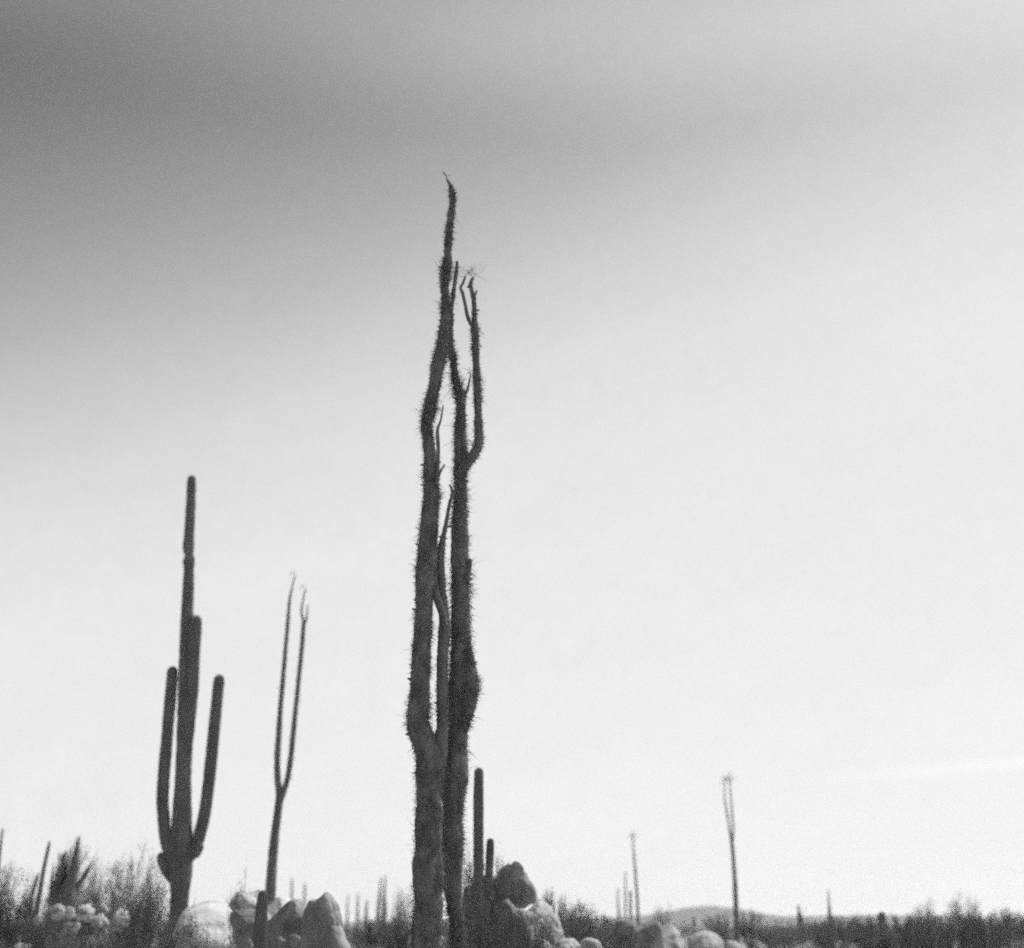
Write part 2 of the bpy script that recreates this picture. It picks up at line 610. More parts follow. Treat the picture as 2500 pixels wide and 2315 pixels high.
    twig([(1156, 728, 7), (1160, 720, 6), (1163, 714, 5), (1164, 708, 3)], od, 0.24)
    twig([(1148, 1122, 10), (1139, 1105, 10), (1133, 1082, 9), (1131, 1055, 7)], od, 0.20)
    twig([(1126, 985, 12), (1133, 966, 10), (1140, 955, 7), (1144, 940, 5), (1147, 924, 4), (1149, 912, 2)], root, 0.24)
    twig([(1064, 1185, 10), (1068, 1150, 10), (1070, 1100, 9), (1068, 1060, 9), (1069, 1045, 7), (1075, 1030, 5), (1079, 1010, 4.5), (1082, 990, 3)], root, -0.06)
    twig([(1070, 1165, 9), (1076, 1150, 6), (1081, 1142, 5), (1086, 1134, 3.5)], root, -0.03)
    twig([(1090, 1288, 5), (1098, 1285, 5), (1106, 1284, 5)], root, 0.14)
    twig([(1105, 1213, 6), (1109, 1205, 5), (1112, 1198, 4)], root, 0.1)
    twig([(1104, 483, 7), (1110, 474, 5), (1116, 470, 3)], root, 0.0)
    twig([(1099, 585, 7), (1104, 583, 5), (1107, 580, 3)], root, 0.0)
    twig([(1096, 450, 5), (1091, 440, 3.5), (1089, 430, 2)], root, 0.0)
    twig([(1106, 902, 6), (1100, 897, 5), (1097, 894, 3)], root, 0.24)
    tp, _ = at(1156, 678, Y + 0.24)
    tuft(root, tp, 0.15, 9, 3, thick=0.0009)
    tp, _ = at(1136, 675, Y + 0.24)
    tuft(root, tp, 0.17, 9, 4, thick=0.0009)
    tp, _ = at(1149, 912, Y + 0.24)
    tuft(root, tp, 0.06, 4, 8)
    tp, _ = at(1089, 431, Y)
    tuft(root, tp, 0.06, 5, 9)


great_boojum()


def small_boojum(name, label, stems, Y, seed, th=(120, 0.02, 0.06, 0.003), tufts=(), base_px=None, group=None, sides=10):
    rng = random.Random(seed)
    p0 = stems[0][0]
    b, s = at(p0[0], p0[1], Y)
    gz = ground_z(b.x, Y)
    root = thing(name, (b.x, Y, gz), label, 'boojum tree', group)
    for i, st in enumerate(stems):
        st = [tuple(p) for p in st]
        if i == 0:
            # carry the trunk down to the ground
            hb = b.z - gz
            if hb > 0:
                w = st[0][2]
                slope = (st[1][0] - st[0][0]) / max(1.0, (st[0][1] - st[1][1]))
                down = hb / s
                st = [(p0[0] - slope * down * 0.6, p0[1] + down + 4, w * 1.25), (p0[0] - slope * down * 0.35, p0[1] + down * 0.5, w * 1.1)] + st
        o, pts, rad = stem_part(root, 'trunk' if i == 0 else 'stem', st, Y, 0.12 if Y < 50 else 0.25, sides, rng, None, rough=0.1)
        t = MB()
        thorns(t, pts, rad, th[0], th[1], th[2], th[3], rng, up=0.9 if th[2] > 0.12 else 0.15)
        q = t.build('thorns', M_THORN, o)
        q['kind'] = 'stuff'
    for (px, py, size, n) in tufts:
        tp, s2 = at(px, py, Y)
        tuft(root, tp, size * s2, n, seed + n, thick=0.0007 * Y / 12, droop=0.5)
    return root


small_boojum('boojum_tree', 'slim forked boojum tree with two bare stems between the tall cardon and the big trunk',
             [[(660, 2182, 27), (667, 2080, 23), (676, 2000, 20), (682, 1950, 18), (681, 1930, 17), (678, 1900, 16), (677, 1850, 15), (680, 1800, 14), (687, 1700, 12), (696, 1600, 10),
               (704, 1500, 8), (707, 1465, 6), (713, 1435, 4), (720, 1404, 2)],
              [(683, 1962, 14), (691, 1938, 14), (702, 1900, 13), (710, 1850, 14), (715, 1800, 13), (725, 1700, 11), (735, 1600, 11), (741, 1530, 10), (740, 1515, 6), (736, 1492, 5), (740, 1465, 4), (745, 1438, 2)],
              [(742, 1526, 6), (748, 1512, 5), (750, 1495, 4), (751, 1476, 2)]], 30.0, 21,
             th=(150, 0.015, 0.05, 0.003), tufts=[(720, 1404, 22, 4), (745, 1438, 22, 4)])
small_boojum('boojum_tree', 'far forked boojum tree with drooping flower tufts standing alone right of the rocks',
             [[(1800, 2300, 15), (1797, 2230, 13), (1794, 2150, 10), (1790, 2090, 9), (1787, 2060, 8), (1780, 2020, 4.5), (1774, 1980, 4), (1769, 1950, 3.6), (1769, 1925, 3), (1771, 1905, 2)],
              [(1787, 2065, 6), (1790, 2030, 5), (1787.5, 1985, 4.2), (1784, 1945, 3.6), (1782, 1920, 3), (1780, 1903, 2)]], 62.0, 22,
             th=(50, 0.02, 0.08, 0.004), tufts=[(1771, 1908, 24, 9), (1780, 1906, 27, 10)], sides=8)
small_boojum('boojum_tree', 'thin distant boojum tree with one fan-shaped tuft, above the dark split boulders',
             [[(1558, 2260, 9), (1556, 2200, 7), (1552, 2140, 6), (1548, 2090, 5), (1545, 2050, 3.4), (1545, 2035, 2.4)]], 85.0, 23,
             th=(30, 0.02, 0.08, 0.004), tufts=[(1545, 2044, 20, 9)], sides=8)
small_boojum('boojum_tree', 'faint bare pole-like boojum, tallest of the three beside the tufted distant one',
             [[(1526, 2260, 6), (1527, 2200, 5.5), (1527, 2150, 4), (1527, 2126, 2.4)]], 150.0, 24, th=(14, 0.05, 0.16, 0.008), sides=6)
small_boojum('boojum_tree', 'faint slender boojum leftmost of the distant poles right of the mound',
             [[(1510, 2262, 9), (1511, 2230, 7), (1509, 2200, 4.5), (1509, 2168, 3)]], 150.0, 25, th=(16, 0.05, 0.2, 0.008), sides=6)
# carrot-shaped young boojums on the plain
small_boojum('young_boojum', 'carrot-shaped young boojum with blunt dark top on the right plain',
             [[(1957, 2300, 24), (1955, 2262, 19), (1953, 2240, 13), (1950, 2222, 6), (1948, 2208, 2)]], 75.0, 26, th=(90, 0.05, 0.22, 0.005), group='young boojums on the plain')
small_boojum('young_boojum', 'carrot-shaped young boojum drawn out into a long thin spire on the right plain',
             [[(2036, 2300, 26), (2032, 2265, 20), (2027, 2240, 12), (2024, 2210, 5), (2022, 2172, 2)]], 75.0, 27, th=(90, 0.05, 0.22, 0.005), group='young boojums on the plain')
small_boojum('young_boojum', 'short young boojum between the two carrot-shaped ones on the plain',
             [[(1995, 2305, 18), (1993, 2285, 13), (1991, 2266, 3)]], 80.0, 28, th=(90, 0.05, 0.22, 0.005), group='young boojums on the plain')
FAN = small_boojum('young_boojum', 'broad dark fan-shaped young boojum leaning right, left of the tall cardon',
             [[(150, 2216, 58), (162, 2190, 48), (172, 2150, 28), (181, 2105, 16), (188, 2070, 9), (192, 2044, 3)],
              [(128, 2206, 30), (140, 2160, 20), (152, 2110, 10), (160, 2080, 4)]], 33.0, 29, th=(700, 0.03, 0.30, 0.0024), group='leaning boojums at left')
def wands(root, base_px, tips, Y, seed):
    rng = random.Random(seed)
    mb = MB()
    for (bx, tx, ty) in tips:
        mid = ((bx + tx) * 0.5 - 4, (base_px + ty) * 0.5)
        dy = rng.uniform(-0.35, 0.35)
        pts, rad = trace([(bx, base_px, 5.0), (mid[0], mid[1], 4.2, dy * 0.5), (tx, ty, 1.2, dy)], Y, 0.15)
        mb.tube(pts, rad, 5)
        thorns(mb, pts, rad, 130, 0.02, 0.07, 0.0022, rng, up=0.6)
    o = mb.build('wands', M_THORN, root)
    o['kind'] = 'stuff'


rng = random.Random(66)
wands(FAN, 2214, [(128 + 2.0 * k + rng.uniform(-4, 4), 132 + 5.0 * k + rng.uniform(-8, 8), 2128 - 70 * math.sin((k + 3) / 27 * math.pi) + rng.uniform(-6, 28)) for k in range(22)], 33.2, 67)
small_boojum('young_boojum', 'slim smooth leaning boojum pole beside the broad fan-shaped one',
             [[(92, 2204, 13), (100, 2160, 11), (109, 2110, 9), (118, 2070, 8), (121, 2054, 4)]], 33.0, 30, th=(60, 0.02, 0.06, 0.003), group='leaning boojums at left')
small_boojum('young_boojum', 'shortest leaning boojum pole, left of the slim smooth one',
             [[(73, 2208, 9), (82, 2175, 8), (90, 2145, 7), (94, 2132, 4)]], 33.5, 31, th=(60, 0.02, 0.06, 0.003), group='leaning boojums at left')
small_boojum('young_boojum', 'bare pole cut by the left edge of the picture',
             [[(-12, 2180, 12), (-4, 2110, 9), (2, 2060, 6), (7, 2022, 3)]], 33.0, 32, th=(60, 0.03, 0.1, 0.003), group='leaning boojums at left')
for (nm, lab, st, yy, sd) in [
    ('boojum_tree', 'faint pair-topped spire, tallest of the distant spires left of the big trunk',
     [[(936, 2266, 18), (938, 2225, 14), (938, 2190, 9), (940, 2160, 5), (941, 2136, 2)]], 130.0, 33),
    ('boojum_tree', 'pale spire close against the tallest distant one, on its left side',
     [[(922, 2266, 16), (924, 2220, 10), (927, 2180, 7), (931, 2142, 3)]], 170.0, 34),
    ('boojum_tree', 'dark stubby spire left of the two tallest distant spires',
     [[(893, 2266, 13), (894, 2235, 9), (895, 2212, 6), (896, 2196, 3)]], 140.0, 35),
    ('boojum_tree', 'pale spire midway between the pointed boulder and the stubby dark spire',
     [[(872, 2266, 9), (873, 2225, 7), (874, 2180, 3)]], 190.0, 36),
    ('boojum_tree', 'palest thin spire just right of the pointed dark boulder',
     [[(848, 2262, 7), (848, 2220, 5), (850, 2184, 2.5)]], 210.0, 37),
    ('boojum_tree', 'thin far pole just right of the slim forked boojum',
     [[(712, 2240, 7), (712, 2190, 6), (713, 2160, 5), (713, 2145, 2.5)]], 150.0, 38),
    ('boojum_tree', 'thin far pole above the gap between the two dark boulders',
     [[(743, 2240, 7), (743, 2190, 6), (744, 2168, 4.5), (744, 2156, 2.5)]], 150.0, 39),
]:
    small_boojum(nm, lab, st, yy, sd, th=(26, 0.06, 0.3, 0.008), sides=6, group='distant spires on the plain')

# ------------------------------------------------------------------ plants: cardon cacti
def dome(ctrl):
    """add a rounded tip to a (px, py, w) list: last entry is where the round begins"""
    (x0, y0, w0) = ctrl[-2][:3]
    (x1, y1, w1) = ctrl[-1][:3]
    dx, dy = x1 - x0, y1 - y0
    l = math.hypot(dx, dy)
    dx, dy = dx / l, dy / l
    out = list(ctrl)
    for t in (0.45, 0.75, 0.92, 1.0):
        out.append((x1 + dx * w1 * 0.55 * t, y1 + dy * w1 * 0.55 * t, w1 * math.sqrt(max(0.02, 1 - t * t))) + tuple(ctrl[-1][3:]))
    return out


def cactus_part(root, name, ctrl, Y, mat=None, ribs=13, step=0.12, round_tip=True, rough=0.06, amp=0.26, spines=True, seed=0, label=None):
    rng = random.Random(seed)
    c = dome(ctrl) if round_tip else ctrl
    pts, rad = trace(c, Y, step)
    mb = MB()
    mb.tube(pts, rad, ribs * 4, ribs=ribs, rib_amp=amp, rough=rough, seed=seed)
    o = mb.build(name, mat or M_CARDON, root)
    if label:
        o['label'] = label
    if spines:
        t = MB()
        thorns(t, pts, [r * 1.05 for r in rad], 260 if Y < 25 else 140, 0.008, 0.022, 0.0016, rng, up=0.3, long_share=0.02)
        s = t.build('spines', M_THORN, o)
        s['kind'] = 'stuff'
    return o


def cardon():
    Y = 28.0
    b, s = at(436, 2190, Y)
    gz = ground_z(b.x, Y)
    root = thing('cardon_cactus', (b.x, Y, gz), 'tall branching cardon cactus behind the pale rounded boulder', 'cactus')
    down = (b.z - gz) / s
    T = [(434, 2190 + down + 4, 46), (436, 2190 + down * 0.5, 43), (438, 2190, 42), (440, 2150, 49), (441, 2110, 55), (442, 2060, 54), (444, 2000, 46), (447, 1900, 37), (451, 1800, 37), (455, 1700, 39),
         (456, 1640, 38), (457, 1580, 35), (457, 1540, 32), (457, 1500, 28), (459, 1450, 26), (461, 1395, 24), (461, 1384, 24), (461, 1372, 28), (462, 1362, 25), (462, 1356, 19), (461, 1350, 22), (460, 1335, 26), (462, 1300, 23),
         (465, 1250, 22), (467, 1200, 21), (468, 1172, 20)]
    t = cactus_part(root, 'trunk', T, Y, seed=1, amp=0.2, rough=0.08)
    cactus_part(root, 'arm', [(452, 2105, 22, -0.1), (464, 2092, 24, -0.1), (476, 2074, 26, -0.08), (484, 2050, 28), (497, 2000, 28), (505, 1950, 27), (511, 1900, 27), (521, 1800, 27), (531, 1700, 25), (535, 1660, 24)], Y, seed=2)
    cactus_part(root, 'arm', [(425, 2105, 26), (412, 2075, 28), (404, 2040, 28), (400, 2000, 28), (397, 1950, 27), (401, 1880, 27), (408, 1800, 26), (416, 1700, 26), (421, 1640, 24)], Y, seed=3)
    cactus_part(root, 'arm', [(458, 1830, 20, -0.06), (463, 1760, 26, -0.10), (469, 1690, 28, -0.12), (473, 1600, 28, -0.12), (477, 1545, 27, -0.12), (479, 1516, 25, -0.12)], Y, seed=4)
    cactus_part(root, 'arm_stub', [(424, 2145, 28), (408, 2124, 27), (397, 2104, 24), (394, 2093, 21)], Y, seed=5)
    cactus_part(root, 'scar', [(474, 2090, 20, -0.12), (482, 2078, 22, -0.12), (489, 2068, 16, -0.12)], Y, mat=M_SCAR, seed=6, rough=0.12)


def slim_cardon():
    Y = 20.0
    b, s = at(1170, 2140, Y)
    gz = ground_z(b.x, Y)
    root = thing('cardon_cactus', (b.x, Y, gz), 'young smooth cardon with one tall and one short column beside the big trunk', 'cactus')
    down = (b.z - gz) / s
    cactus_part(root, 'column', [(1174, 2140 + down, 24), (1170, 2200, 24), (1168, 2130, 23), (1168, 2050, 23), (1168, 1950, 23), (1169, 1885, 20)], Y, seed=7)
    cactus_part(root, 'column', [(1186, 2140 + down, 20), (1190, 2180, 19), (1194, 2130, 17), (1196, 2090, 18), (1197, 2056, 17)], Y + 0.1, seed=8)
    cactus_part(root, 'column', [(1150, 2140 + down, 18), (1141, 2240, 17), (1139, 2200, 16), (1139, 2172, 13)], Y - 0.2, seed=9)


def stub_cactus():
    Y = 15.0
    b, s = at(632, 2315, Y)
    gz = ground_z(b.x, Y)
    root = thing('cardon_cactus', (b.x, Y, gz), 'short dark single-column cactus in front of the broken pale slab', 'cactus')
    down = (b.z - gz) / s
    cactus_part(root, 'column', [(628, 2315 + down, 38), (631, 2330, 35), (635, 2280, 31), (638, 2230, 27), (641, 2200, 25), (642, 2186, 22)], Y, seed=10)


def far_cactus(px, top, w, Y, seed, label):
    b, s = at(px, top, Y)
    gz = ground_z(b.x, Y)
    root = thing('cardon_cactus', (b.x, Y, gz), label, 'cactus', 'far cacti')
    down = (b.z - gz) / s
    cactus_part(root, 'column', [(px + 2, top + down + 2, w * 1.05), (px + 1, top + down * 0.5, w), (px, top + w * 0.5, w * 0.92)], Y, seed=seed, spines=False, step=0.3, ribs=11)
    return root


cardon()
slim_cardon()
stub_cactus()
r = far_cactus(1539, 2174, 6, 95.0, 41, 'dark short cactus column hard against the thin tufted boojum')
r = far_cactus(2153, 2226, 19, 60.0, 42, 'stout dark cactus post rising from the thicket at right')
far_cactus(1694, 2238, 6, 110.0, 44, 'small dark cactus post in front of the rounded far hill')

# ------------------------------------------------------------------ boulders
def boulder(label, outline, Y, depth, seed, p=2.6, lean=0.0, rough=0.06, group=None, shift=(0, 0), name='boulder', mat=None, cuts=0):
    """a rock whose outline is given in the photograph, at its own distance and with its own depth"""
    rng = random.Random(seed)
    pts = [at(x, y, Y)[0] for x, y in outline]
    cxm = sum(q.x for q in pts) / len(pts)
    czm = sum(q.z for q in pts) / len(pts)
    ang = sorted((math.atan2(q.z - czm, q.x - cxm), math.hypot(q.x - cxm, q.z - czm)) for q in pts)
    aa = [a for a, _ in ang]
    rr = [x for _, x in ang]
    aa = [aa[-1] - 2 * math.pi] + aa + [aa[0] + 2 * math.pi]
    rr = [rr[-1]] + rr + [rr[0]]
    na, nl = 104, 58
    mean = sum(rr) / len(rr)
    zmin = min(q.z for q in pts)
    planes = []
    for _ in range(cuts + 4):
        n = Vector((rng.uniform(-1, 1), rng.uniform(-1, 0.6), rng.uniform(-0.6, 0.8))).normalized()
        planes.append((n, rng.uniform(0.72, 0.95)))
    v, f = [], []
    for j in range(nl + 1):
        th = -math.pi / 2 + math.pi * j / nl
        t = math.copysign(abs(math.sin(th)) ** (2.0 / p), math.sin(th))
        s = max(0.0, math.cos(th)) ** (2.0 / p)
        for i in range(na):
            a = -math.pi + 2 * math.pi * i / na
            r = float(np.interp(a, aa, rr))
            lx, lz, ly = r * s * math.cos(a), r * s * math.sin(a), depth * t
            lx += shift[0] * t
            for n, d in planes:
                q = Vector((lx / mean, ly / depth, lz / mean))
                k = q.dot(n) - d
                if k > 0:
                    q = q - n * k * 0.9
                    lx, ly, lz = q.x * mean, q.y * depth, q.z * mean
            ly += lean * (lz + czm - zmin)
            q = Vector((lx, ly, lz))
            dn = q.normalized() if q.length > 1e-6 else Vector((0, -1, 0))
            k = mnoise.noise((lx * 1.6 / mean + seed, ly * 1.6 / mean, lz * 1.6 / mean)) + 0.5 * mnoise.noise((lx * 4 / mean, ly * 4 / mean + seed, lz * 4 / mean))
            k += 0.35 * (0.4 - abs(mnoise.noise((lx * 3 / mean + 7, ly * 3 / mean + seed, lz * 3 / mean)))) * 2
            k += 0.22 * mnoise.noise((lx * 10 / mean, ly * 10 / mean + seed, lz * 10 / mean)) + 0.12 * mnoise.noise((lx * 24 / mean, ly * 24 / mean + seed, lz * 24 / mean))
            dist, cell = mnoise.voronoi((lx * 1.25 / mean + seed * 3.1, ly * 1.25 / mean, lz * 1.25 / mean + 5))
            crack = max(0.0, 1.0 - (dist[1] - dist[0]) / 0.16)
            step = 0.5 + 0.5 * math.sin(cell[0].x * 37.7 + cell[0].y * 91.1 + cell[0].z * 53.3)
            k += 0.9 * (step - 0.5) * min(1.0, (dist[1] - dist[0]) / 0.2) - 0.8 * crack * crack
            q = q + dn * (k * rough * mean)
            v.append((cxm + q.x, Y + q.y, czm + q.z))
    for j in range(nl):
        for i in range(na):
            i2 = (i + 1) % na
            f.append((j * na + i, j * na + i2, (j + 1) * na + i2, (j + 1) * na + i))
    mb = MB()
    mb.v, mb.f = v, f
    gz = ground_z(cxm, Y)
    o = mb.build(name, mat or M_ROCK, None, origin=Vector((cxm, Y, gz)))
    tag(o, label, 'boulder', group)
    return o


def round_rock(label, cx, cy, rx, ry, Y, seed, lean=0.3, group='small rocks', p=2.6, depth=None, mat=None):
    rng = random.Random(seed)
    out = []
    for k in range(14):
        a = 2 * math.pi * k / 14
        w = rng.uniform(0.7, 1.2)
        out.append((cx + rx * w * math.cos(a), cy + ry * w * math.sin(a)))
    s = at(cx, cy, Y)[1]
    return boulder(label, out, Y, depth or rx * s * 0.9, seed, p=p, lean=lean, rough=0.17, group=group, cuts=5, mat=mat or M_STONE)


boulder('large pale rounded boulder at the foot of the tall cardon', [(416, 2250), (420, 2228), (434, 2212), (455, 2203), (488, 2196), (520, 2199), (548, 2211), (566, 2234), (575, 2270), (582, 2320), (560, 2345), (480, 2350), (430, 2330), (412, 2290)],
        21.0, 0.75, 101, p=2.0, lean=1.1, rough=0.045)
boulder('broken pale flat slab lying behind the short dark cactus', [(552, 2207), (561, 2196), (576, 2191), (581, 2179), (600, 2174), (611, 2183), (624, 2173), (648, 2177), (664, 2190), (662, 2224), (630, 2234), (590, 2236), (570, 2228)],
        18.7, 0.45, 102, p=2.6, lean=0.45, rough=0.09, cuts=2, mat=M_STONE)
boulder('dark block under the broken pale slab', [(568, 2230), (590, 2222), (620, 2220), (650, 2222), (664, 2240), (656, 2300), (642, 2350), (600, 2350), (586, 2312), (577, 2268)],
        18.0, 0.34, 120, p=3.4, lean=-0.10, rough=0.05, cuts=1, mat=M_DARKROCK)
boulder('pale sloping rock slab tucked between the short cactus and the dark boulders', [(640, 2192), (668, 2188), (695, 2193), (712, 2205), (716, 2240), (700, 2300), (660, 2320), (640, 2280)],
        19.4, 0.5, 103, p=2.2, lean=0.9, rough=0.05)
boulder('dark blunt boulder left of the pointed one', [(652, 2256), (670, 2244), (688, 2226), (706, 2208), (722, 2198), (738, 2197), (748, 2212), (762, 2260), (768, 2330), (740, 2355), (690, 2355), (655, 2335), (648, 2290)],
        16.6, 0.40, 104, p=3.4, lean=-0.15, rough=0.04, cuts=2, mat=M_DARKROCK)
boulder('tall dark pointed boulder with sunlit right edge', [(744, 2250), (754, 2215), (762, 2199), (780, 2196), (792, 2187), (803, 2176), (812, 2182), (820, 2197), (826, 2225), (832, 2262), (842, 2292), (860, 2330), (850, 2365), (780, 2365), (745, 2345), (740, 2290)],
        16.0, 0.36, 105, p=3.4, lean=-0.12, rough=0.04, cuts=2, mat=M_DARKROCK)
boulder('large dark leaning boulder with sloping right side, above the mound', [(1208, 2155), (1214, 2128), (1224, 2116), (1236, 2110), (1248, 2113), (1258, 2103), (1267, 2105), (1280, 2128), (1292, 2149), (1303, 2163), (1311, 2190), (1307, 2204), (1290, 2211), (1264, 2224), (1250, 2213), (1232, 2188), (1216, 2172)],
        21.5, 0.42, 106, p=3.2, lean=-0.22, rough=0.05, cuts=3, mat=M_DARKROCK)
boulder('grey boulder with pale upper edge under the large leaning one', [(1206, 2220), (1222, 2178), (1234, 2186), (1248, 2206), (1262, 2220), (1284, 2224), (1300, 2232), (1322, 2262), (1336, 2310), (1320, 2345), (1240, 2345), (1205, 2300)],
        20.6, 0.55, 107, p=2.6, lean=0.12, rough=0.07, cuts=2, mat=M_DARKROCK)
boulder('rough boulder on the right shoulder of the mound, below the leaning one', [(1294, 2206), (1316, 2196), (1334, 2205), (1350, 2226), (1368, 2262), (1376, 2320), (1340, 2345), (1300, 2335), (1286, 2270)],
        22.5, 0.6, 108, p=2.4, lean=0.5, rough=0.08, cuts=2, mat=M_STONE)
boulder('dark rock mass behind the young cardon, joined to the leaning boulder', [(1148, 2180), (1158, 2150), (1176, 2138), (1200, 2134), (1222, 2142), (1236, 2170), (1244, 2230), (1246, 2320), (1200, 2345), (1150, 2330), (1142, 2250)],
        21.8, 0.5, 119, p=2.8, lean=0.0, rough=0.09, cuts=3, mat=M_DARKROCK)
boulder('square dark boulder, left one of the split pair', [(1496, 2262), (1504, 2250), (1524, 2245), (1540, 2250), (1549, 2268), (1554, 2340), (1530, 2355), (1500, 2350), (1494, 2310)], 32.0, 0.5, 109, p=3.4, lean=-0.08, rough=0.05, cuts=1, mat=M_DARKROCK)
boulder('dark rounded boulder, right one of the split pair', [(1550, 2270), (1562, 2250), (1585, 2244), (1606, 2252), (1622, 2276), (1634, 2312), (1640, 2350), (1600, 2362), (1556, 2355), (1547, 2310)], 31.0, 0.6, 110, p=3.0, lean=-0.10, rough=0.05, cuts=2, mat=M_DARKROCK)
boulder('pale sunlit rock leaning on the right side of the split pair', [(1624, 2262), (1640, 2256), (1654, 2266), (1664, 2290), (1670, 2330), (1650, 2350), (1628, 2340), (1618, 2300)], 33.0, 0.5, 111, p=2.2, lean=0.6, rough=0.06, mat=M_STONE, cuts=3)
boulder('pale rounded rock at the bottom edge left of the far forked boojum', [(1684, 2308), (1694, 2288), (1716, 2276), (1744, 2276), (1762, 2290), (1772, 2318), (1768, 2350), (1720, 2362), (1688, 2345)], 34.0, 0.7, 112, p=2.0, lean=0.7, rough=0.06, mat=M_STONE, cuts=3)
boulder('small grey rock just right of the pale rounded rock at the bottom edge', [(1768, 2310), (1782, 2298), (1800, 2300), (1812, 2318), (1810, 2345), (1780, 2352)], 33.0, 0.35, 113, p=2.2, lean=0.4, rough=0.08, mat=M_STONE, cuts=3)
boulder('pale rock at the bottom edge below the mound, left of three', [(1300, 2325), (1310, 2298), (1326, 2292), (1342, 2304), (1350, 2335), (1330, 2360), (1304, 2352)], 18.5, 0.28, 114, p=2.2, lean=0.5, rough=0.08, mat=M_STONE, cuts=3)
boulder('broad pale rock at the bottom edge below the mound, middle of three', [(1346, 2322), (1362, 2298), (1386, 2290), (1410, 2296), (1424, 2318), (1428, 2350), (1390, 2365), (1352, 2352)], 18.0, 0.35, 115, p=2.1, lean=0.6, rough=0.08, mat=M_STONE, cuts=3)
boulder('pale rock at the bottom edge below the mound, right of three', [(1416, 2316), (1432, 2290), (1452, 2293), (1472, 2306), (1482, 2335), (1460, 2362), (1425, 2352)], 18.6, 0.35, 116, p=2.2, lean=0.6, rough=0.08, mat=M_STONE, cuts=3)
boulder('pale upright rock sliver between the big trunk and the young cardon', [(1106, 2172), (1116, 2165), (1126, 2172), (1130, 2200), (1130, 2222), (1120, 2226), (1112, 2212)], 24.5, 0.3, 117, p=2.2, lean=0.7, rough=0.06, mat=M_STONE, cuts=3)
boulder('pale stone showing through the gap between the two big trunk bases', [(1082, 2322), (1084, 2290), (1088, 2250), (1092, 2212), (1102, 2216), (1110, 2262), (1114, 2322), (1100, 2350), (1086, 2345)], 20.5, 0.35, 118, p=2.2, lean=0.5, rough=0.06, mat=M_STONE, cuts=3)
small = [
    (138, 2226, 20, 21, 'pale round rock, leftmost of the row below the broad young boojum'),
    (166, 2230, 17, 17, 'grey round rock second in the row below the broad young boojum'),
    (206, 2228, 22, 20, 'pale round rock with dark left side, middle of the row at left'),
    (252, 2221, 14, 12, 'small pale rock perched above the row at left'),
    (292, 2246, 25, 26, 'egg-shaped rock with bright right side, end of the row at left'),
    (238, 2250, 26, 14, 'flat grey rock under the row, beside the egg-shaped one'),
    (176, 2266, 24, 14, 'flat pale rock below the row of rocks at left'),
    (96, 2246, 16, 16, 'grey rock half buried in scrub left of the row'),
]
for i, (x, y, rx, ry, lab) in enumerate(small):
    round_rock(lab, x, y, rx, ry, 25.0 + 0.5 * math.sin(i * 2.3), 130 + i, lean=0.12 + 0.18 * ((i * 7) % 3), mat=M_PALE, group='row of small rocks at left')
round_rock('pale stone cut by the bottom edge at far left', 50, 2322, 26, 18, 21.0, 150, lean=0.6)
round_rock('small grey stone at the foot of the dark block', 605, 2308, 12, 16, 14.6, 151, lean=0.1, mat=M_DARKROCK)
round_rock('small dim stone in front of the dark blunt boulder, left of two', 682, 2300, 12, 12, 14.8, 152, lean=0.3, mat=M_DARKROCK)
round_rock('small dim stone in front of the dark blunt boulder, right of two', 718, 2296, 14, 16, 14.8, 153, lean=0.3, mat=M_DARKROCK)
round_rock('small dark rock alone on the skyline right of the leaning boulder', 1338, 2204, 11, 8, 27.0, 154, lean=0.0)

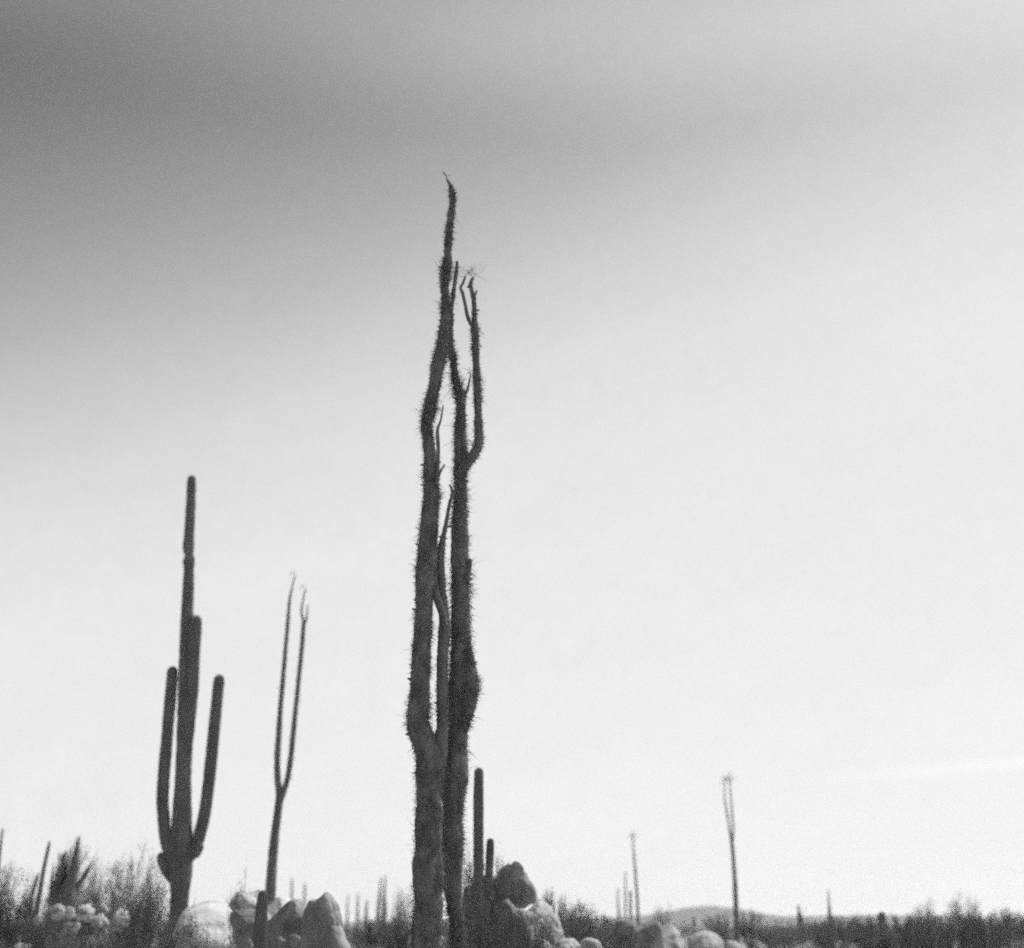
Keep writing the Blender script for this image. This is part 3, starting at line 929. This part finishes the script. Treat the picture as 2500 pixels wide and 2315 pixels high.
# ------------------------------------------------------------------ shrubs
def shrub_meshes(kind, seed):
    """two meshes (stems, leaves) of a shrub about 1 m high and 1.2 m wide"""
    rng = random.Random(seed)
    st = MB()
    leaf = MB()
    nst = {'leafy': 18, 'dry': 26, 'low': 14}[kind]
    tips = []
    for i in range(nst):
        az = rng.uniform(0, 2 * math.pi)
        out = rng.uniform(0.1, 0.85)
        d = Vector((math.cos(az) * out, math.sin(az) * out, 1.0)).normalized()
        p = Vector((math.cos(az) * 0.04, math.sin(az) * 0.04, -0.05))
        ln = rng.uniform(0.7, 1.1) / 5
        pts = [p.copy()]
        for k in range(5):
            p = p + d * ln
            d = (d + Vector((rng.uniform(-.22, .22), rng.uniform(-.22, .22), rng.uniform(-.12, .10)))).normalized()
            pts.append(p.copy())
            if k >= 1:
                for q in range(3 if kind != 'dry' else 4):
                    e = (d + Vector((rng.uniform(-.8, .8), rng.uniform(-.8, .8), rng.uniform(-.3, .6)))).normalized()
                    e2 = p + e * rng.uniform(0.1, 0.28)
                    m = (p + e2) * 0.5 + Vector((rng.uniform(-.02, .02), rng.uniform(-.02, .02), rng.uniform(-.02, .02)))
                    st.tube([p, m, e2], [0.0035, 0.0028, 0.0014], 3, cap0=False, cap1=False)
                    tips.append((p, m, e2))
                    for w in range(2):
                        e3 = (e + Vector((rng.uniform(-.9, .9), rng.uniform(-.9, .9), rng.uniform(-.6, .7)))).normalized()
                        st.spike(m if w else e2, e3, rng.uniform(0.05, 0.14), 0.0016, 0, rng)
        st.tube(pts, [0.011, 0.009, 0.007, 0.0055, 0.004, 0.002], 4, cap0=False)
    nl = {'leafy': 42, 'dry': 4, 'low': 36}[kind]
    for (a, b, c) in tips:
        for k in range(nl):
            q = (a.lerp(b, rng.random()) if rng.random() < 0.35 else b.lerp(c, rng.random())) + Vector((rng.gauss(0, .045), rng.gauss(0, .045), rng.gauss(0, .045)))
            s = rng.uniform(0.009, 0.020)
            u = Vector((rng.gauss(0, 1), rng.gauss(0, 1), rng.gauss(0, 1))).normalized()
            w = u.orthogonal().normalized()
            n0 = len(leaf.v)
            leaf.v += [tuple(q - u * s), tuple(q + w * s * 0.5), tuple(q + u * s), tuple(q - w * s * 0.5)]
            leaf.f.append((n0, n0 + 1, n0 + 2, n0 + 3))
    return st, leaf


def mesh_of(mb, name, mat):
    me = bpy.data.meshes.new(name)
    me.from_pydata(mb.v, [], mb.f)
    me.materials.append(mat)
    return me


PROTO = {}
for kind, n in (('leafy', 4), ('dry', 3), ('low', 3)):
    for i in range(n):
        st, lf = shrub_meshes(kind, 700 + i * 13 + len(kind))
        PROTO[kind, i] = (mesh_of(st, 'stems', M_DRY if kind == 'dry' else M_TWIG), mesh_of(lf, 'leaves', M_DRYLEAF if kind == 'dry' else M_LEAF), st, lf)
COUNT = {'leafy': 0, 'dry': 0, 'low': 0}


def shrub(label, px, top, width, Y, kind='leafy', group=None, squeeze=1.0, name=None, bottom=None):
    """px: centre; top: photograph row of its top; width in px"""
    COUNT[kind] += 1
    n = 3 if kind != 'leafy' else 4
    rng = random.Random(px * 3 + top)
    me = PROTO[kind, COUNT[kind] % n]
    q, s = at(px, top, Y)
    gz = ground_z(q.x, Y) - 0.03 if bottom is None else at(px, bottom, Y)[0].z
    h = max(0.15, q.z - gz) / 1.0
    w = width * s / 1.35
    root = thing(name or ('dry_bush' if kind == 'dry' else 'shrub'), (q.x, Y, gz), label, 'shrub', group)
    root.scale = (w, w * squeeze, h)
    root.rotation_euler = (0, 0, rng.uniform(0, 6.28))
    for part, m in (('stems', me[0]), ('leaves', me[1])):
        o = bpy.data.objects.new(part, m)
        COL.objects.link(o)
        o.parent = root
        o['kind'] = 'stuff'
    return root


shrub('dense dark shrub at the left edge below the bare cut pole', 25, 2150, 150, 26.0)
shrub('grey leafy shrub left of the leaning boojum poles, at the picture edge', 2, 2168, 150, 29.0)
shrub('dark low shrub at the foot of the leaning boojum poles', 78, 2204, 130, 28.0)
shrub('dark shrub between the egg-shaped rock and the cardon', 305, 2206, 110, 27.0)
shrub('low dark shrub in front of the row of small rocks', 160, 2262, 120, 22.5, 'low')
shrub('low dark shrub under the egg-shaped rock', 265, 2268, 110, 22.5, 'low')
shrub('low dark shrub in the bottom left corner beside the cut pale stone', 100, 2268, 130, 20.5)
shrub('dark shrub filling the hollow below the row of small rocks', 200, 2278, 150, 20.0)
shrub('dark flat bush behind the small rocks, right of the broad young boojum', 225, 2176, 110, 30.0)
shrub('dark dense bush at the left foot of the tall cardon', 345, 2180, 130, 23.5)
shrub('dark low bush in front of the cardon foot and pale boulder', 395, 2262, 150, 18.5)
shrub('pale leafless bush behind the tall cardon, reaching its arm stub', 345, 2095, 170, 33.0, 'dry')
shrub('pale wispy bush between the broad young boojum and the cardon', 285, 2120, 110, 35.0, 'dry')
shrub('wispy dry bush fuzzing round the broad young boojum', 205, 2100, 150, 36.0, 'dry')
shrub('low scrub bush below the large pale boulder', 500, 2288, 170, 16.5, 'low')
shrub('wiry dry tuft on top of the broken pale slab', 590, 2164, 60, 19.5, 'dry')
shrub('low bush at the bottom between the pointed boulder and big trunk', 905, 2278, 130, 22.0, 'low')
shrub('grey-dark shrub below the distant spires', 900, 2254, 150, 45.0)
shrub('dark shrub against the left side of the big trunk', 975, 2240, 90, 40.0)
shrub('pale feathery bush behind the left side of the big trunk', 985, 2178, 70, 52.0, 'dry')
shrub('dark shrub wrapping the foot of the young cardon', 1185, 2132, 120, 19.0)
shrub('dark shrub in front of the young cardon, against the big trunk', 1150, 2232, 110, 16.5)
shrub('grey shrub behind the young cardon, touching the big trunk', 1140, 2118, 60, 23.0, 'dry')
shrub('low dark shrub at the bottom below the leaning boulder', 1235, 2262, 140, 16.5, 'low')
shrub('pale bush spilling down the right slope of the mound', 1365, 2200, 110, 27.0, 'dry')
shrub('grey bush low on the right slope of the mound', 1420, 2232, 130, 30.0)
shrub('dark shrub hiding the rock between young cardon and leaning boulder', 1212, 2150, 90, 19.6)
shrub('dark shrub at the bottom under the grey boulder of the mound', 1290, 2242, 120, 17.5)
shrub('grey shrub clinging to the shoulder of the mound right of the leaning boulder', 1345, 2208, 90, 23.5)
shrub('small grey shrub halfway down the right slope of the mound', 1392, 2222, 100, 26.0)
shrub('dark shrub on the flat where the mound ends', 1440, 2246, 110, 26.5)
shrub('low dark scrub bush above the three pale rocks at the bottom', 1400, 2262, 150, 20.5, 'low')
shrub('dark low bush between boulders and trunk at the bottom middle', 960, 2268, 120, 24.0)
shrub('dark bush left of the split pair of boulders', 1465, 2252, 110, 33.0)
shrub('dry bush arching over the right boulder of the split pair', 1615, 2220, 70, 42.0, 'dry')
shrub('dark bush at the left foot of the far forked boojum', 1768, 2240, 100, 52.0)
shrub('dark bush at the right foot of the far forked boojum', 1830, 2236, 80, 52.0)
shrub('low dark bush at the bottom right of the far forked boojum', 1850, 2285, 110, 34.0, 'low')
shrub('airy dry bush on the skyline in the thicket at far right', 2262, 2214, 80, 52.0, 'dry')
shrub('wispy dry bush at far right, highest thing above the thicket', 2350, 2196, 120, 58.0, 'dry')
rng = random.Random(77)
ORD = ['first', 'second', 'third', 'fourth', 'fifth', 'sixth', 'seventh', 'eighth', 'ninth', 'tenth', 'eleventh', 'twelfth', 'thirteenth',
       'fourteenth', 'fifteenth', 'sixteenth', 'seventeenth', 'eighteenth', 'nineteenth', 'twentieth', 'twenty-first', 'twenty-second', 'twenty-third', 'twenty-fourth', 'twenty-fifth', 'twenty-sixth']
for i in range(26):
    px = 1885 + i * 25 + rng.uniform(-8, 8)
    near = min(1.0, (px - 1880) / 480)
    Y = rng.uniform(36, 66) - 10 * near
    top = 2272 - 30 * near + rng.uniform(-12, 12)
    shrub('dark desert shrub in the right-hand thicket, %s from its left end' % ORD[i], int(px), int(top), rng.uniform(80, 125), Y, 'leafy', 'thicket along the right')

# scrub that nobody could count: one mass on the far plain, one low mat between the rocks
def dome_leaves(n, rs):
    """n leaf centres in a ragged dome 1 m high and about 1.2 m wide"""
    a = rs.uniform(0, 2 * math.pi, n)
    u = rs.uniform(0, 1, n) ** 0.5
    t = rs.uniform(0, 1, n)
    lump = 0.75 + 0.3 * np.sin(a * 3 + rs.uniform(0, 6)) * np.sin(a * 5 + rs.uniform(0, 6))
    r = 0.6 * np.sqrt(np.maximum(0, 1 - t ** 2)) * u * lump
    top = lump * (0.85 + 0.3 * rs.rand(n))
    return np.stack([r * np.cos(a), r * np.sin(a), t * top], axis=1)


def scrub_mass(name, label, spots, leaf):
    V = []
    for k, (x, y, w, h, n) in enumerate(spots):
        rs = np.random.RandomState(k + 3)
        c = dome_leaves(n, rs) * np.array([w, w, h]) + np.array([x, y, ground_z(x, y) - 0.03])
        u = rs.normal(size=(n, 3))
        u /= np.linalg.norm(u, axis=1, keepdims=True)
        p = rs.normal(size=(n, 3))
        p = np.cross(u, p)
        p /= np.linalg.norm(p, axis=1, keepdims=True)
        sz = (leaf(y) * rs.uniform(0.6, 1.4, n))[:, None]
        V.append(np.stack([c - u * sz, c + p * sz * 0.45, c + u * sz, c - p * sz * 0.45], axis=1).reshape(-1, 3))
    V = np.concatenate(V)
    m = len(V) // 4
    me = bpy.data.meshes.new(name)
    me.vertices.add(len(V))
    me.vertices.foreach_set('co', V.ravel())
    me.loops.add(m * 4)
    me.loops.foreach_set('vertex_index', np.arange(m * 4))
    me.polygons.add(m)
    me.polygons.foreach_set('loop_start', np.arange(m) * 4)
    me.update(calc_edges=True)
    me.materials.append(M_LEAF)
    o = bpy.data.objects.new(name, me)
    COL.objects.link(o)
    tag(o, label, 'scrub', kind='stuff')


rng = random.Random(9)
spots = []
for k in range(620):
    Y = 42 + 560 * rng.random() ** 1.6
    x = rng.uniform(-0.44, 0.44) * Y
    h = rng.uniform(0.5, 1.2) * (1.5 if rng.random() < 0.1 else 1)
    spots.append((x, Y, rng.uniform(1.4, 3.0), h, 520 if Y < 120 else 260))
scrub_mass('distant_scrub', 'dark scrub covering the far plain to the horizon', spots, lambda y: 0.018 + 0.00022 * y)
spots = []
for k in range(330):
    Y = rng.uniform(9, 45)
    x = rng.uniform(-0.46, 0.46) * Y
    if abs(x) < 1.2 and Y < 11:
        continue
    spots.append((x, Y, rng.uniform(0.6, 1.5), rng.uniform(0.15, 0.42), 620))
scrub_mass('low_scrub', 'low ground-hugging scrub among the rocks', spots, lambda y: 0.017)
